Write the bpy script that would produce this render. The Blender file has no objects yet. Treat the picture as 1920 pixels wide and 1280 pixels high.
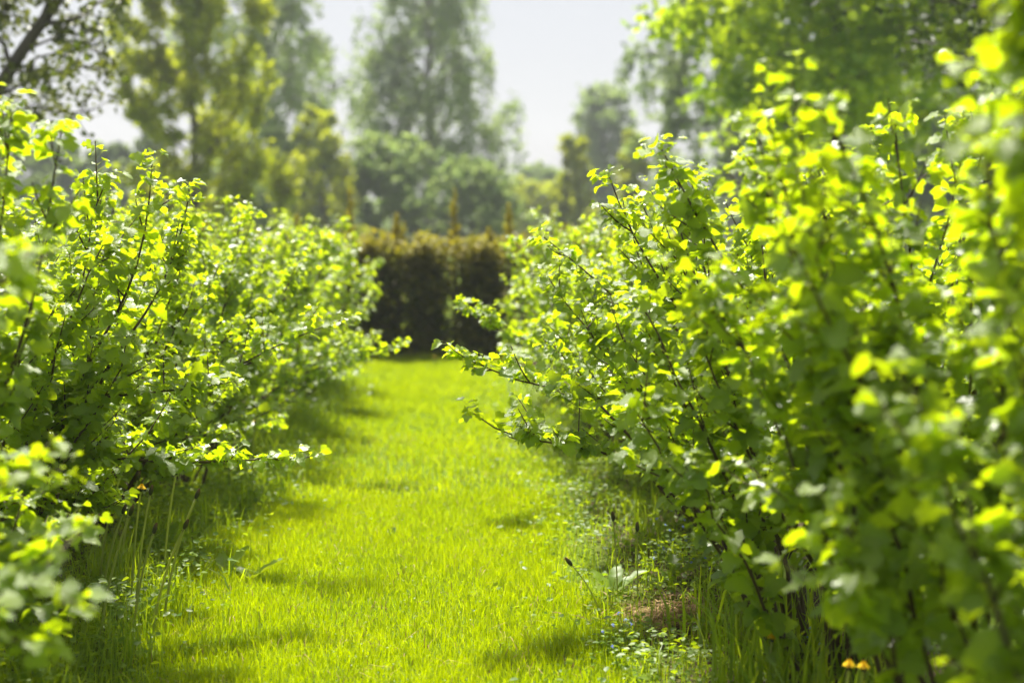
import bpy, math, random
import numpy as np
from mathutils import Matrix, Vector

# ------------------------------------------------------------------ camera, sky, sun, exposure
S = bpy.context.scene
COL = S.collection
H = 1.5                         # eye height
LENS, FPX = 50.0, 1920 * 50.0 / 36.0
VPX, VPY = 864.0, 445.0         # vanishing point of the path in photo pixels
yaw = math.atan((960 - VPX) / FPX)
pitch = math.atan((640 - VPY) / FPX)
cam_d = bpy.data.cameras.new('camera')
cam = bpy.data.objects.new('camera', cam_d)
COL.objects.link(cam)
cam.location = (0, 0, H)
cam.rotation_euler = (math.pi / 2 - pitch, 0, -yaw)
cam_d.lens, cam_d.sensor_width = LENS, 36
cam_d.clip_start, cam_d.clip_end = 0.05, 3000
cam_d.dof.use_dof = True
cam_d.dof.focus_distance = 5.6
cam_d.dof.aperture_fstop = 1.45
cam_d.dof.aperture_blades = 0
S.camera = cam

SUN_EL, SUN_AZ = 59.0, -13.0    # azimuth measured from +Y, negative = towards -X
EXPOSURE = 2.47
w = bpy.data.worlds.new('World')
S.world = w
w.use_nodes = True
nt = w.node_tree
nt.nodes.clear()
sky = nt.nodes.new('ShaderNodeTexSky')
sky.sky_type = 'NISHITA'
sky.sun_disc = False
sky.sun_elevation = math.radians(SUN_EL)
sky.sun_rotation = math.radians(SUN_AZ)
sky.air_density, sky.dust_density, sky.ozone_density = 1.0, 3.0, 1.0
# thin even overcast veil over the whole sky
cn = nt.nodes.new('ShaderNodeTexNoise')
cn.inputs['Scale'].default_value = 2.2
cn.inputs['Detail'].default_value = 5
cr = nt.nodes.new('ShaderNodeMapRange')
cr.inputs['To Min'].default_value = 0.94
cr.inputs['To Max'].default_value = 1.06
vm = nt.nodes.new('ShaderNodeVectorMath')
vm.operation = 'SCALE'
vm.inputs[0].default_value = (1.10, 1.11, 1.14)
mx = nt.nodes.new('ShaderNodeMix')
mx.data_type = 'RGBA'
mx.inputs[0].default_value = 0.94
bg = nt.nodes.new('ShaderNodeBackground')
bg.inputs['Strength'].default_value = 0.1
wo = nt.nodes.new('ShaderNodeOutputWorld')
nt.links.new(cn.outputs['Fac'], cr.inputs['Value'])
nt.links.new(cr.outputs['Result'], vm.inputs['Scale'])
nt.links.new(sky.outputs[0], mx.inputs[6])
nt.links.new(vm.outputs[0], mx.inputs[7])
nt.links.new(mx.outputs[2], bg.inputs['Color'])
nt.links.new(bg.outputs[0], wo.inputs['Surface'])

sd = bpy.data.lights.new('sun', 'SUN')
sd.energy = 2.15
sd.angle = math.radians(7.0)
sd.color = (1.0, 0.955, 0.86)
sun = bpy.data.objects.new('sun', sd)
COL.objects.link(sun)
e, a = math.radians(SUN_EL), math.radians(SUN_AZ)
to_sun = Vector((math.sin(a) * math.cos(e), math.cos(a) * math.cos(e), math.sin(e)))
sun.rotation_euler = to_sun.to_track_quat('Z', 'Y').to_euler()
sun.location = to_sun * 40

S.view_settings.view_transform = 'Standard'
S.view_settings.look = 'None'
S.view_settings.gamma = 1
S.view_settings.exposure = EXPOSURE
S.cycles.use_denoising = True
S.cycles.max_bounces = 10
S.cycles.diffuse_bounces = 8
S.cycles.glossy_bounces = 2
S.cycles.transmission_bounces = 5
S.cycles.volume_bounces = 0
S.cycles.caustics_reflective = False
S.cycles.caustics_refractive = False
S.cycles.sample_clamp_indirect = 6

# ------------------------------------------------------------------ helpers
cy, sy, cp, sp = math.cos(yaw), math.sin(yaw), math.cos(pitch), math.sin(pitch)
CR = np.array([cy, -sy, 0.0])
CF = np.array([sy * cp, cy * cp, -sp])
CU = np.cross(CR, CF)
CAMP = np.array([0, 0, H])


def px(x, y, Y):
    """world point seen at photo pixel (x, y) at distance Y along the rows"""
    d = CF + CR * (x - 960) / FPX - CU * (y - 640) / FPX
    return CAMP + d * (Y / d[1])


def gpx(x, y):
    """ground point seen at photo pixel"""
    d = CF + CR * (x - 960) / FPX - CU * (y - 640) / FPX
    return CAMP + d * (-H / d[2])


def project(P):
    r = P - CAMP
    z = r @ CF
    zz = np.maximum(z, 1e-3)
    return 960 + FPX * (r @ CR) / zz, 640 - FPX * (r @ CU) / zz, z


def nrm(v):
    return v / np.maximum(np.linalg.norm(v, axis=-1, keepdims=True), 1e-9)


def make_mesh(name, V, T, tint=None, mat=None, smooth=True):
    me = bpy.data.meshes.new(name)
    V = np.ascontiguousarray(V, dtype=np.float32).reshape(-1, 3)
    T = np.ascontiguousarray(T, dtype=np.int32).reshape(-1, 3)
    me.vertices.add(len(V))
    me.vertices.foreach_set('co', V.ravel())
    me.loops.add(T.size)
    me.loops.foreach_set('vertex_index', T.ravel())
    me.polygons.add(len(T))
    me.polygons.foreach_set('loop_start', np.arange(0, T.size, 3, dtype=np.int32))
    me.polygons.foreach_set('use_smooth', np.full(len(T), smooth))
    if tint is not None:
        at = me.attributes.new('tint', 'FLOAT', 'POINT')
        at.data.foreach_set('value', np.ascontiguousarray(tint, dtype=np.float32))
    if mat is not None:
        me.materials.append(mat)
    me.update()
    return me


def link(name, data, parent=None, loc=None):
    o = bpy.data.objects.new(name, data)
    COL.objects.link(o)
    if parent is not None:
        o.parent = parent
    if loc is not None:
        o.location = loc
    return o


def thing(name, label, cat, loc, group=None):
    o = bpy.data.objects.new(name, None)
    o.empty_display_size = 0.1
    COL.objects.link(o)
    o.location = loc
    o['label'], o['category'] = label, cat
    if group:
        o['group'] = group
    return o


class Geo:
    """collects triangles for one mesh"""
    def __init__(self):
        self.v, self.t, self.c, self.n = [], [], [], 0

    def add(self, V, T, c=0.5):
        V = np.asarray(V, float).reshape(-1, 3)
        self.v.append(V)
        self.t.append(np.asarray(T, int).reshape(-1, 3) + self.n)
        self.c.append(np.broadcast_to(np.asarray(c, float), (len(V),)).copy())
        self.n += len(V)

    def mesh(self, name, mat, smooth=True, origin=(0, 0, 0)):
        return make_mesh(name, np.concatenate(self.v) - np.asarray(origin), np.concatenate(self.t), np.concatenate(self.c), mat, smooth)

    def tube(self, P, R, sides=5, c=0.5):
        P = np.asarray(P, float)
        n = len(P)
        R = np.broadcast_to(np.asarray(R, float), (n,))
        T = nrm(np.gradient(P, axis=0))
        ref = np.array([0.31, 0.87, 0.39])
        A = nrm(np.cross(T, ref))
        B = np.cross(T, A)
        an = np.arange(sides) * 2 * math.pi / sides
        V = P[:, None] + R[:, None, None] * (A[:, None] * np.cos(an)[None, :, None] + B[:, None] * np.sin(an)[None, :, None])
        i, j = np.meshgrid(np.arange(n - 1), np.arange(sides), indexing='ij')
        a0 = i * sides + j
        a1 = i * sides + (j + 1) % sides
        t = np.stack([np.stack([a0, a1, a1 + sides], -1), np.stack([a0, a1 + sides, a0 + sides], -1)], 2).reshape(-1, 3)
        self.add(V, t, c)


def batch(tmpl_V, tmpl_T, C, R, F, U, size, tint, tv=None):
    """many copies of one template: returns V, T, tint"""
    n, k = len(C), len(tmpl_V)
    s = np.asarray(size)[:, None, None]
    V = C[:, None] + s * (tmpl_V[None, :, 0:1] * R[:, None] + tmpl_V[None, :, 1:2] * F[:, None] + tmpl_V[None, :, 2:3] * U[:, None])
    T = tmpl_T[None] + (np.arange(n) * k)[:, None, None]
    c = np.repeat(np.asarray(tint)[:, None], k, 1)
    if tv is not None:
        c = c + tv[None]
    return V.reshape(-1, 3), T.reshape(-1, 3), c.ravel()


def frames(n, rng, updir, fwd_z=(-0.5, 0.15), spread=0.45):
    ph = rng.uniform(0, 2 * math.pi, n)
    F = nrm(np.stack([np.cos(ph), np.sin(ph), rng.uniform(*fwd_z, n)], 1))
    U = np.asarray(updir) + spread * rng.normal(size=(n, 3))
    R = nrm(np.cross(F, U))
    return R, F, np.cross(R, F)


# ------------------------------------------------------------------ materials
def ramp_mix(N, L, fac, c0, c1):
    m = N.new('ShaderNodeMix')
    m.data_type = 'RGBA'
    m.clamp_factor = True
    L.new(fac, m.inputs[0])
    m.inputs[6].default_value = (*c0, 1)
    m.inputs[7].default_value = (*c1, 1)
    return m.outputs[2]


def leaf_mat(name, c0, c1, t0, t1, trans=0.45, rough=0.4, spec=0.5, mottling=6.0, bump=0.0):
    m = bpy.data.materials.new(name)
    m.use_nodes = True
    N, L = m.node_tree.nodes, m.node_tree.links
    N.clear()
    at = N.new('ShaderNodeAttribute')
    at.attribute_name = 'tint'
    tc = N.new('ShaderNodeTexCoord')
    no = N.new('ShaderNodeTexNoise')
    no.inputs['Scale'].default_value = mottling
    no.inputs['Detail'].default_value = 3
    L.new(tc.outputs['Object'], no.inputs['Vector'])
    ma = N.new('ShaderNodeMath')
    ma.operation = 'MULTIPLY_ADD'
    L.new(no.outputs['Fac'], ma.inputs[0])
    ma.inputs[1].default_value = 0.5
    sb = N.new('ShaderNodeMath')
    sb.operation = 'ADD'
    sb.inputs[1].default_value = -0.25
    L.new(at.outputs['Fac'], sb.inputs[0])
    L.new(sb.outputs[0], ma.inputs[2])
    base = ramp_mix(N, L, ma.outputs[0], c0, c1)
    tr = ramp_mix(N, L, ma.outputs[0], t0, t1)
    p = N.new('ShaderNodeBsdfPrincipled')
    p.inputs['Roughness'].default_value = rough
    p.inputs['Specular IOR Level'].default_value = spec
    L.new(base, p.inputs['Base Color'])
    tb = N.new('ShaderNodeBsdfTranslucent')
    L.new(tr, tb.inputs['Color'])
    if bump:
        bn = N.new('ShaderNodeTexNoise')
        bn.inputs['Scale'].default_value = 160
        bn.inputs['Detail'].default_value = 2
        L.new(tc.outputs['Object'], bn.inputs['Vector'])
        b = N.new('ShaderNodeBump')
        b.inputs['Strength'].default_value = bump
        b.inputs['Distance'].default_value = 0.004
        L.new(bn.outputs['Fac'], b.inputs['Height'])
        L.new(b.outputs[0], p.inputs['Normal'])
    x = N.new('ShaderNodeMixShader')
    x.inputs[0].default_value = trans
    L.new(p.outputs[0], x.inputs[1])
    L.new(tb.outputs[0], x.inputs[2])
    o = N.new('ShaderNodeOutputMaterial')
    L.new(x.outputs[0], o.inputs['Surface'])
    return m


def bark_mat(name, c0, c1, scale=30.0, rough=0.75):
    m = bpy.data.materials.new(name)
    m.use_nodes = True
    N, L = m.node_tree.nodes, m.node_tree.links
    p = N['Principled BSDF']
    p.inputs['Roughness'].default_value = rough
    tc = N.new('ShaderNodeTexCoord')
    no = N.new('ShaderNodeTexNoise')
    no.inputs['Scale'].default_value = scale
    no.inputs['Detail'].default_value = 4
    L.new(tc.outputs['Object'], no.inputs['Vector'])
    L.new(ramp_mix(N, L, no.outputs['Fac'], c0, c1), p.inputs['Base Color'])
    b = N.new('ShaderNodeBump')
    b.inputs['Strength'].default_value = 0.5
    b.inputs['Distance'].default_value = 0.01
    L.new(no.outputs['Fac'], b.inputs['Height'])
    L.new(b.outputs[0], p.inputs['Normal'])
    return m


M_CURRANT = leaf_mat('currant_leaf', (0.095, 0.165, 0.030), (0.24, 0.31, 0.035), (0.43, 0.60, 0.004), (0.66, 0.81, 0.006), trans=0.57, rough=0.36, spec=1.0, bump=0.35)
M_STEM = bark_mat('currant_bark', (0.035, 0.022, 0.014), (0.10, 0.065, 0.04))
M_FLOWER = leaf_mat('currant_raceme', (0.20, 0.25, 0.03), (0.30, 0.26, 0.05), (0.35, 0.42, 0.03), (0.5, 0.4, 0.05), trans=0.3, rough=0.5)
M_GRASS = leaf_mat('lawn_blade', (0.15, 0.22, 0.003), (0.30, 0.34, 0.010), (0.39, 0.54, 0.0), (0.68, 0.78, 0.0), trans=0.52, rough=0.5, spec=0.15, mottling=0.9)
M_WEED = leaf_mat('weed_leaf', (0.08, 0.15, 0.02), (0.19, 0.27, 0.035), (0.34, 0.52, 0.004), (0.64, 0.76, 0.01), trans=0.46, rough=0.45, spec=0.35, mottling=3.0)
M_STALK = leaf_mat('pale_stalk', (0.26, 0.33, 0.06), (0.42, 0.46, 0.13), (0.42, 0.52, 0.06), (0.6, 0.64, 0.12), trans=0.35, rough=0.45)
M_YELLOW = leaf_mat('dandelion_petal', (0.85, 0.58, 0.005), (0.90, 0.70, 0.01), (0.85, 0.6, 0.0), (0.9, 0.7, 0.0), trans=0.25, rough=0.6, spec=0.2)
M_BUD = leaf_mat('closed_bud', (0.02, 0.045, 0.012), (0.16, 0.08, 0.04), (0.03, 0.06, 0.01), (0.2, 0.1, 0.04), trans=0.15, rough=0.6)
M_BLUE = leaf_mat('speedwell_petal', (0.10, 0.14, 0.60), (0.30, 0.36, 0.80), (0.15, 0.2, 0.7), (0.35, 0.4, 0.85), trans=0.3, rough=0.6, spec=0.2)
M_STRAW = leaf_mat('dry_straw', (0.17, 0.09, 0.035), (0.46, 0.32, 0.14), (0.2, 0.1, 0.03), (0.4, 0.25, 0.1), trans=0.15, rough=0.7, spec=0.2, mottling=20)
M_HEDGE = leaf_mat('hedge_needle', (0.070, 0.105, 0.016), (0.32, 0.27, 0.022), (0.18, 0.24, 0.01), (0.50, 0.42, 0.01), trans=0.42, rough=0.55, spec=0.3, mottling=2.5)
M_HBARK = bark_mat('hedge_bark', (0.03, 0.02, 0.015), (0.07, 0.05, 0.035))
M_BIRCH = leaf_mat('birch_leaf', (0.085, 0.145, 0.055), (0.15, 0.22, 0.075), (0.28, 0.41, 0.10), (0.48, 0.60, 0.15), trans=0.5, rough=0.5, spec=0.4, mottling=0.5)
M_YGREEN = leaf_mat('young_poplar_leaf', (0.15, 0.20, 0.012), (0.30, 0.32, 0.015), (0.46, 0.56, 0.006), (0.74, 0.78, 0.01), trans=0.45, rough=0.5, spec=0.4, mottling=0.6)
M_MAPLE = leaf_mat('maple_leaf', (0.06, 0.12, 0.014), (0.16, 0.23, 0.018), (0.34, 0.52, 0.005), (0.68, 0.82, 0.01), trans=0.6, rough=0.45, spec=0.4, mottling=0.8)
M_OAK = leaf_mat('dark_tree_leaf', (0.022, 0.04, 0.012), (0.05, 0.08, 0.018), (0.06, 0.10, 0.008), (0.12, 0.17, 0.012), trans=0.35, rough=0.45, spec=0.4, mottling=1.5)
M_APPLE = leaf_mat('sparse_tree_leaf', (0.055, 0.075, 0.02), (0.13, 0.14, 0.03), (0.10, 0.15, 0.01), (0.24, 0.26, 0.03), trans=0.4, rough=0.45, spec=0.4, mottling=2.0)
M_TBARK = bark_mat('tree_bark', (0.03, 0.026, 0.022), (0.085, 0.07, 0.06), 6.0)
M_BBARK = bark_mat('birch_bark', (0.10, 0.09, 0.085), (0.42, 0.40, 0.38), 3.0)


def ground_mat():
    m = bpy.data.materials.new('turf_and_soil')
    m.use_nodes = True
    N, L = m.node_tree.nodes, m.node_tree.links
    p = N['Principled BSDF']
    p.inputs['Roughness'].default_value = 0.9
    p.inputs['Specular IOR Level'].default_value = 0.15
    tc = N.new('ShaderNodeTexCoord')
    n1 = N.new('ShaderNodeTexNoise')
    n1.inputs['Scale'].default_value = 2.0
    n1.inputs['Detail'].default_value = 6
    n2 = N.new('ShaderNodeTexNoise')
    n2.inputs['Scale'].default_value = 45.0
    n2.inputs['Detail'].default_value = 5
    for n in (n1, n2):
        L.new(tc.outputs['Object'], n.inputs['Vector'])
    green = ramp_mix(N, L, n2.outputs['Fac'], (0.07, 0.12, 0.006), (0.15, 0.22, 0.008))
    soil = ramp_mix(N, L, n2.outputs['Fac'], (0.035, 0.024, 0.016), (0.12, 0.08, 0.05))
    # the bed of the bush rows is bare soil, the lane and the field are turf
    sx = N.new('ShaderNodeSeparateXYZ')
    L.new(tc.outputs['Object'], sx.inputs[0])

    def band(c, half):
        s = N.new('ShaderNodeMath'); s.operation = 'SUBTRACT'; L.new(sx.outputs['X'], s.inputs[0]); s.inputs[1].default_value = c
        ab = N.new('ShaderNodeMath'); ab.operation = 'ABSOLUTE'; L.new(s.outputs[0], ab.inputs[0])
        ad = N.new('ShaderNodeMath'); ad.operation = 'MULTIPLY_ADD'; L.new(n1.outputs['Fac'], ad.inputs[0]); ad.inputs[1].default_value = 0.5; L.new(ab.outputs[0], ad.inputs[2])
        mr = N.new('ShaderNodeMapRange'); L.new(ad.outputs[0], mr.inputs['Value'])
        mr.inputs['From Min'].default_value = half + 0.15
        mr.inputs['From Max'].default_value = half + 0.4
        mr.inputs['To Min'].default_value = 1
        mr.inputs['To Max'].default_value = 0
        return mr.outputs['Result']
    mxm = N.new('ShaderNodeMath'); mxm.operation = 'MAXIMUM'
    L.new(band(-1.85, 0.5), mxm.inputs[0])
    L.new(band(1.3, 0.55), mxm.inputs[1])
    mm = N.new('ShaderNodeMix'); mm.data_type = 'RGBA'
    L.new(mxm.outputs[0], mm.inputs[0]); L.new(green, mm.inputs[6]); L.new(soil, mm.inputs[7])
    L.new(mm.outputs[2], p.inputs['Base Color'])
    b = N.new('ShaderNodeBump')
    b.inputs['Strength'].default_value = 0.8
    b.inputs['Distance'].default_value = 0.02
    L.new(n2.outputs['Fac'], b.inputs['Height'])
    L.new(b.outputs[0], p.inputs['Normal'])
    return m


# ------------------------------------------------------------------ ground
def ground_z(X, Y):
    return 0.018 * np.sin(X * 2.1 + 0.6) * np.sin(Y * 0.9) + 0.012 * np.sin(X * 5 + Y * 2.3)


gx = np.concatenate([np.linspace(-230, -8, 12), np.linspace(-6, 6, 61), np.linspace(8, 230, 12)])
gy = np.concatenate([np.linspace(-40, -2, 6), np.linspace(0, 24, 97), np.linspace(28, 330, 14)])
GX, GY = np.meshgrid(gx, gy)
near = (np.abs(GX) < 6.5) & (GY > -0.5) & (GY < 25)
GZ = np.where(near, ground_z(GX, GY), 0) - 0.01
nx, ny = len(gx), len(gy)
i, j = np.meshgrid(np.arange(ny - 1), np.arange(nx - 1), indexing='ij')
q = i * nx + j
GT = np.stack([np.stack([q, q + 1, q + nx + 1], -1), np.stack([q, q + nx + 1, q + nx], -1)], 2)
g = link('ground', make_mesh('ground', np.stack([GX, GY, GZ], -1), GT, None, ground_mat()))
g['kind'] = 'structure'
g['label'] = 'flat grassy garden ground with bare soil along the bush rows'

# ------------------------------------------------------------------ grass
BLV = np.array([[-.5, 0, 0], [.5, 0, 0], [-.36, 0, .5], [.36, 0, .5], [0, 0, 1.0]])
BLT = np.array([[0, 1, 3], [0, 3, 2], [2, 3, 4]])


def blades(P, h, width, rng, lean=0.35, tint=None):
    n = len(P)
    ph = rng.uniform(0, 2 * math.pi, n)
    D = np.stack([np.cos(ph), np.sin(ph), np.zeros(n)], 1)
    fa = rng.uniform(0, 2 * math.pi, n)
    A = np.stack([np.cos(fa), np.sin(fa), np.zeros(n)], 1)
    b = np.abs(rng.normal(0, lean, n))
    V = np.empty((n, 5, 3))
    hw = (width / 2)[:, None]
    mid = P + D * (b * 0.28 * h)[:, None] + np.array([0, 0, 1]) * (h * 0.55)[:, None]
    tip = P + D * (b * h)[:, None] + np.array([0, 0, 1]) * (h * np.sqrt(np.maximum(0.1, 1 - 0.5 * b * b)))[:, None]
    V[:, 0], V[:, 1] = P - A * hw, P + A * hw
    V[:, 2], V[:, 3] = mid - A * hw * .75, mid + A * hw * .75
    V[:, 4] = tip
    T = BLT[None] + (np.arange(n) * 5)[:, None, None]
    if tint is None:
        tint = rng.uniform(0.1, 0.9, n)
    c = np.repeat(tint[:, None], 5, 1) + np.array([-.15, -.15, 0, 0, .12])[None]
    return V.reshape(-1, 3), T.reshape(-1, 3), c.ravel()


def left_edge(Y):
    return -1.12 + 0.07 * np.sin(Y * 1.7) + 0.05 * np.sin(Y * 4.1 + 1)


def right_edge(Y):
    return 0.50 + 0.07 * np.sin(Y * 1.3 + 2) + 0.05 * np.sin(Y * 3.7)


rng = np.random.default_rng(5)


def lawn(name, y0, y1, n, hmin, hmax, wid, label):
    Y = rng.uniform(y0, y1, n)
    X = rng.uniform(-1.35, 0.72, n)
    patch = np.sin(X * 3.1 + Y * 1.1) * np.sin(Y * 2.3 - X) * 0.5 + np.sin(X * 9 + 2) * np.sin(Y * 7) * 0.5
    keep = (X > left_edge(Y) - rng.exponential(0.07, n)) & (X < right_edge(Y) + rng.exponential(0.07, n))
    X, Y, patch = X[keep], Y[keep], patch[keep]
    n = len(X)
    h = rng.uniform(hmin, hmax, n) * (1 + 0.28 * patch)
    tall = rng.random(n) < 0.025
    h[tall] *= rng.uniform(1.5, 2.2, tall.sum())
    P = np.stack([X, Y, ground_z(X, Y) - 0.008], 1)
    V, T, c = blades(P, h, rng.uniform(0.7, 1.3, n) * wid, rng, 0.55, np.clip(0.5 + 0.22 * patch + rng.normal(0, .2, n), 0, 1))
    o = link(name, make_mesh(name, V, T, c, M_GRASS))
    o['kind'] = 'stuff'
    o['label'] = label


lawn('lawn_grass', 3.6, 8.2, 95000, 0.03, 0.065, 0.0036, 'short sunlit bright green mown grass on the lane')
lawn('lawn_grass', 8.2, 19.5, 46000, 0.03, 0.065, 0.0075, 'sunlit bright green mown grass of the lane reaching towards the hedge')
n = 2400
Y = 3.6 + 7 * rng.random(n) ** 1.3; X = rng.uniform(-1.2, .8, n)
V, T, c = blades(np.stack([X, Y, ground_z(X, Y)], 1), rng.uniform(.02, .07, n), rng.uniform(.003, .005, n), rng, 1.3)
o = link('dry_grass', make_mesh('dry_grass', V, T, c + .25, M_STRAW)); o['kind'] = 'stuff'
o['label'] = 'thin scatter of pale dry blades among the lane grass'
# rough field grass beside and beyond the hedge
n = 12000
X = rng.uniform(-7, 7, n); Y = rng.uniform(17.5, 40, n)
V, T, c = blades(np.stack([X, Y, np.zeros(n) - 0.01], 1), rng.uniform(.06, .2, n), rng.uniform(.01, .025, n), rng, .4)
o = link('field_grass', make_mesh('field_grass', V, T, c, M_GRASS)); o['kind'] = 'stuff'
o['label'] = 'rough green grass around and behind the hedge'


def margin(name, xc, xs, y0, y1, n, hmin, hmax, wid, label, mat, lean=.5):
    Y = y0 + (y1 - y0) * rng.random(n) ** 1.25
    X = rng.normal(xc, xs, n)
    clump = 0.5 + 0.5 * np.sin(X * 11 + Y * 3) * np.sin(Y * 5.3)
    k = rng.random(n) < 0.35 + 0.65 * clump
    X, Y, clump = X[k], Y[k], clump[k]
    n = len(X)
    h = rng.uniform(hmin, hmax, n) * (0.6 + 0.6 * clump)
    P = np.stack([X, Y, ground_z(X, Y) - 0.01], 1)
    V, T, c = blades(P, h, rng.uniform(.7, 1.4, n) * wid * (0.7 + Y / 12), rng, lean)
    o = link(name, make_mesh(name, V, T, c, mat)); o['kind'] = 'stuff'
    o['label'] = label


margin('long_grass', -1.45, 0.2, 3.0, 15, 19000, 0.06, 0.22, 0.005, 'long unmown grass at the foot of the bushes with the dandelions', M_WEED, .55)
margin('long_grass', 0.95, 0.22, 3.0, 15, 9000, 0.05, 0.18, 0.0045, 'long thin grass at the foot of the bushes by the straw patch', M_WEED, .5)
margin('long_grass', 1.2, 0.18, 2.6, 5.6, 2000, 0.15, 0.42, 0.010, 'tall broad-bladed grass under the bushes past the straw patch', M_WEED, .55)

# small-leaved ground cover (uncountable)
LV = np.array([[0, 0, 0], [.32, .35, .06], [.26, .75, .03], [0, 1, -.08], [-.26, .75, .03], [-.32, .35, .06], [0, .5, -.02]])
LT = np.array([[0, 1, 6], [1, 2, 6], [2, 3, 6], [3, 4, 6], [4, 5, 6], [5, 0, 6]])


def cover(name, xc, xs, y0, y1, n, smin, smax, zmax, label, gaps=()):
    Y = y0 + (y1 - y0) * rng.random(n) ** 1.3
    X = rng.normal(xc, xs, n)
    clump = 0.5 + 0.5 * np.sin(X * 7 + Y * 2) * np.sin(Y * 4.1 + X)
    k = rng.random(n) < 0.25 + 0.75 * clump
    for (gx0, gy0, rx, ry) in gaps:
        k &= (((X - gx0) / rx) ** 2 + ((Y - gy0) / ry) ** 2 > 1) | (rng.random(n) < 0.06)
    X, Y, clump = X[k], Y[k], clump[k]
    n = len(X)
    Z = ground_z(X, Y) + zmax * rng.random(n) * (0.25 + clump)
    R, F, U = frames(n, rng, (0, 0, 1), (-.3, .4), .4)
    V, T, c = batch(LV, LT, np.stack([X, Y, Z], 1), R, F, U, rng.uniform(smin, smax, n) * (0.8 + Y / 18), rng.uniform(0, 1, n))
    o = link(name, make_mesh(name, V, T, c, M_WEED)); o['kind'] = 'stuff'
    o['label'] = label


STRAW = gpx(1235, 1150)
cover('clover_cover', -.3, 0.5, 3.8, 11, 9000, 0.006, 0.013, 0.035, 'patches of tiny clover leaves in the lane grass')
cover('ground_cover', -1.5, 0.22, 3.0, 15, 24000, 0.012, 0.034, 0.17, 'low leafy weeds under the bushes with the dandelions')
cover('ground_cover', 0.95, 0.28, 3.0, 15, 26000, 0.011, 0.032, 0.11, 'low leafy weeds around the straw patch under the bushes', [(STRAW[0] + .06, STRAW[1], .22, .26)])

# straw patch
n = 1100
X = rng.normal(STRAW[0] + .07, .13, n); Y = rng.normal(STRAW[1], .16, n)
G = Geo()
R, F, U = frames(n, rng, (0, 0, 1), (-.2, .3), .3)
SV = np.array([[-.03, 0, 0], [.03, 0, 0], [-.03, .5, .05], [.03, .5, .05], [0, 1, 0]])
V, T, c = batch(SV, BLT, np.stack([X, Y, ground_z(X, Y) + rng.uniform(0, .035, n)], 1), R, F, U, rng.uniform(.03, .10, n), rng.uniform(0, 1, n))
G.add(V, T, c)
o = link('dry_straw', G.mesh('dry_straw', M_STRAW)); o['kind'] = 'stuff'
o['label'] = 'patch of brown dead straw on bare soil at the lane edge'

# ------------------------------------------------------------------ currant leaf shapes
def leaf_variant(k):
    r = np.random.default_rng(100 + k)
    half = np.array([[.20, -.11], [.43, -.03], [.56, .19], [.50, .43], [.32, .49], [.35, .70], [.19, .88]])
    half = half * (1 + r.normal(0, .05, half.shape))
    fold, droop, curl = r.uniform(.05, .45), r.uniform(.05, .5), r.normal(0, .06, 18)
    pts = [[0, 0], [0, .26], [0, .55], [0, 1.0 + r.normal(0, .05)]]
    pts += [list(p) for p in half] + [[.27, .27]]
    pts += [[-p[0] * (1 + r.normal(0, .06)), p[1] + r.normal(0, .03)] for p in half] + [[-.27, .27]]
    P = np.array(pts)
    z = fold * np.abs(P[:, 0]) - droop * (P[:, 1] - .1) ** 2 - 0.25 * np.abs(P[:, 0]) ** 2
    z[4:11] += curl[:7]
    z[12:19] += curl[7:14]
    z[11] -= .03
    z[19] -= .03
    V = np.column_stack([P, z])
    tris = []
    for off, vi, flip in ((4, 11, False), (12, 19, True)):
        p = list(range(off, off + 7))
        t = [(0, p[0], vi), (p[0], p[1], vi), (p[1], p[2], vi), (p[2], p[3], vi), (p[3], p[4], vi), (vi, p[4], 2), (0, vi, 1), (1, vi, 2), (2, p[4], p[5]), (2, p[5], p[6]), (2, p[6], 3)]
        tris += [(a_, c_, b_) if flip else (a_, b_, c_) for a_, b_, c_ in t]
    tv = np.zeros(20)
    tv[[1, 2, 11, 19]] = .14
    tv[[3, 6, 7, 14, 15]] = -.06
    return V, np.array(tris), tv


NV = 8
LEAVES = [leaf_variant(k) for k in range(NV)]
LODV = np.array([[0, 0, 0], [.42, -.03, .06], [.52, .35, .07], [.2, .85, 0], [0, 1, -.2], [-.2, .85, 0], [-.52, .35, .1], [-.42, -.03, .05], [0, .5, -.03]])
LODT = np.array([[8, 0, 1], [8, 1, 2], [8, 2, 3], [8, 3, 4], [8, 4, 5], [8, 5, 6], [8, 6, 7], [8, 7, 0]])
SOFT = []
for k in range(NV):
    r_ = np.random.default_rng(300 + k)
    hf = np.array([[.38, -.09], [.54, .16], [.55, .44], [.25, .46], [.29, .74]]) * (1 + r_.normal(0, .06, (5, 2)))
    o_ = np.concatenate([[[0, 0]], hf, [[0, 1.0]], (hf * [-1, 1])[::-1] + r_.normal(0, .03, (5, 2)), [[0, .38]]])
    z_ = r_.uniform(.05, .4) * np.abs(o_[:, 0]) - r_.uniform(.05, .5) * (o_[:, 1] - .1) ** 2 + r_.normal(0, .05, 13)
    t_ = np.array([[12, q, (q + 1) % 12] for q in range(12)])
    tv_ = np.full(13, -.04); tv_[[0, 6]] = .05; tv_[12] = .14
    SOFT.append((np.column_stack([o_, z_]), t_, tv_))
NT = 6                                                   # tint steps of the shared leaf meshes
LEAF_ME = [[make_mesh('leaf', LEAVES[k][0], LEAVES[k][1], np.clip((t + .5) / NT + LEAVES[k][2], 0, 1), M_CURRANT) for t in range(NT)] for k in range(NV)]

# ------------------------------------------------------------------ currant bushes
def bez(p0, p1, p2, n):
    t = np.linspace(0, 1, n)[:, None]
    return (1 - t) ** 2 * p0 + 2 * t * (1 - t) * p1 + t * t * p2


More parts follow.
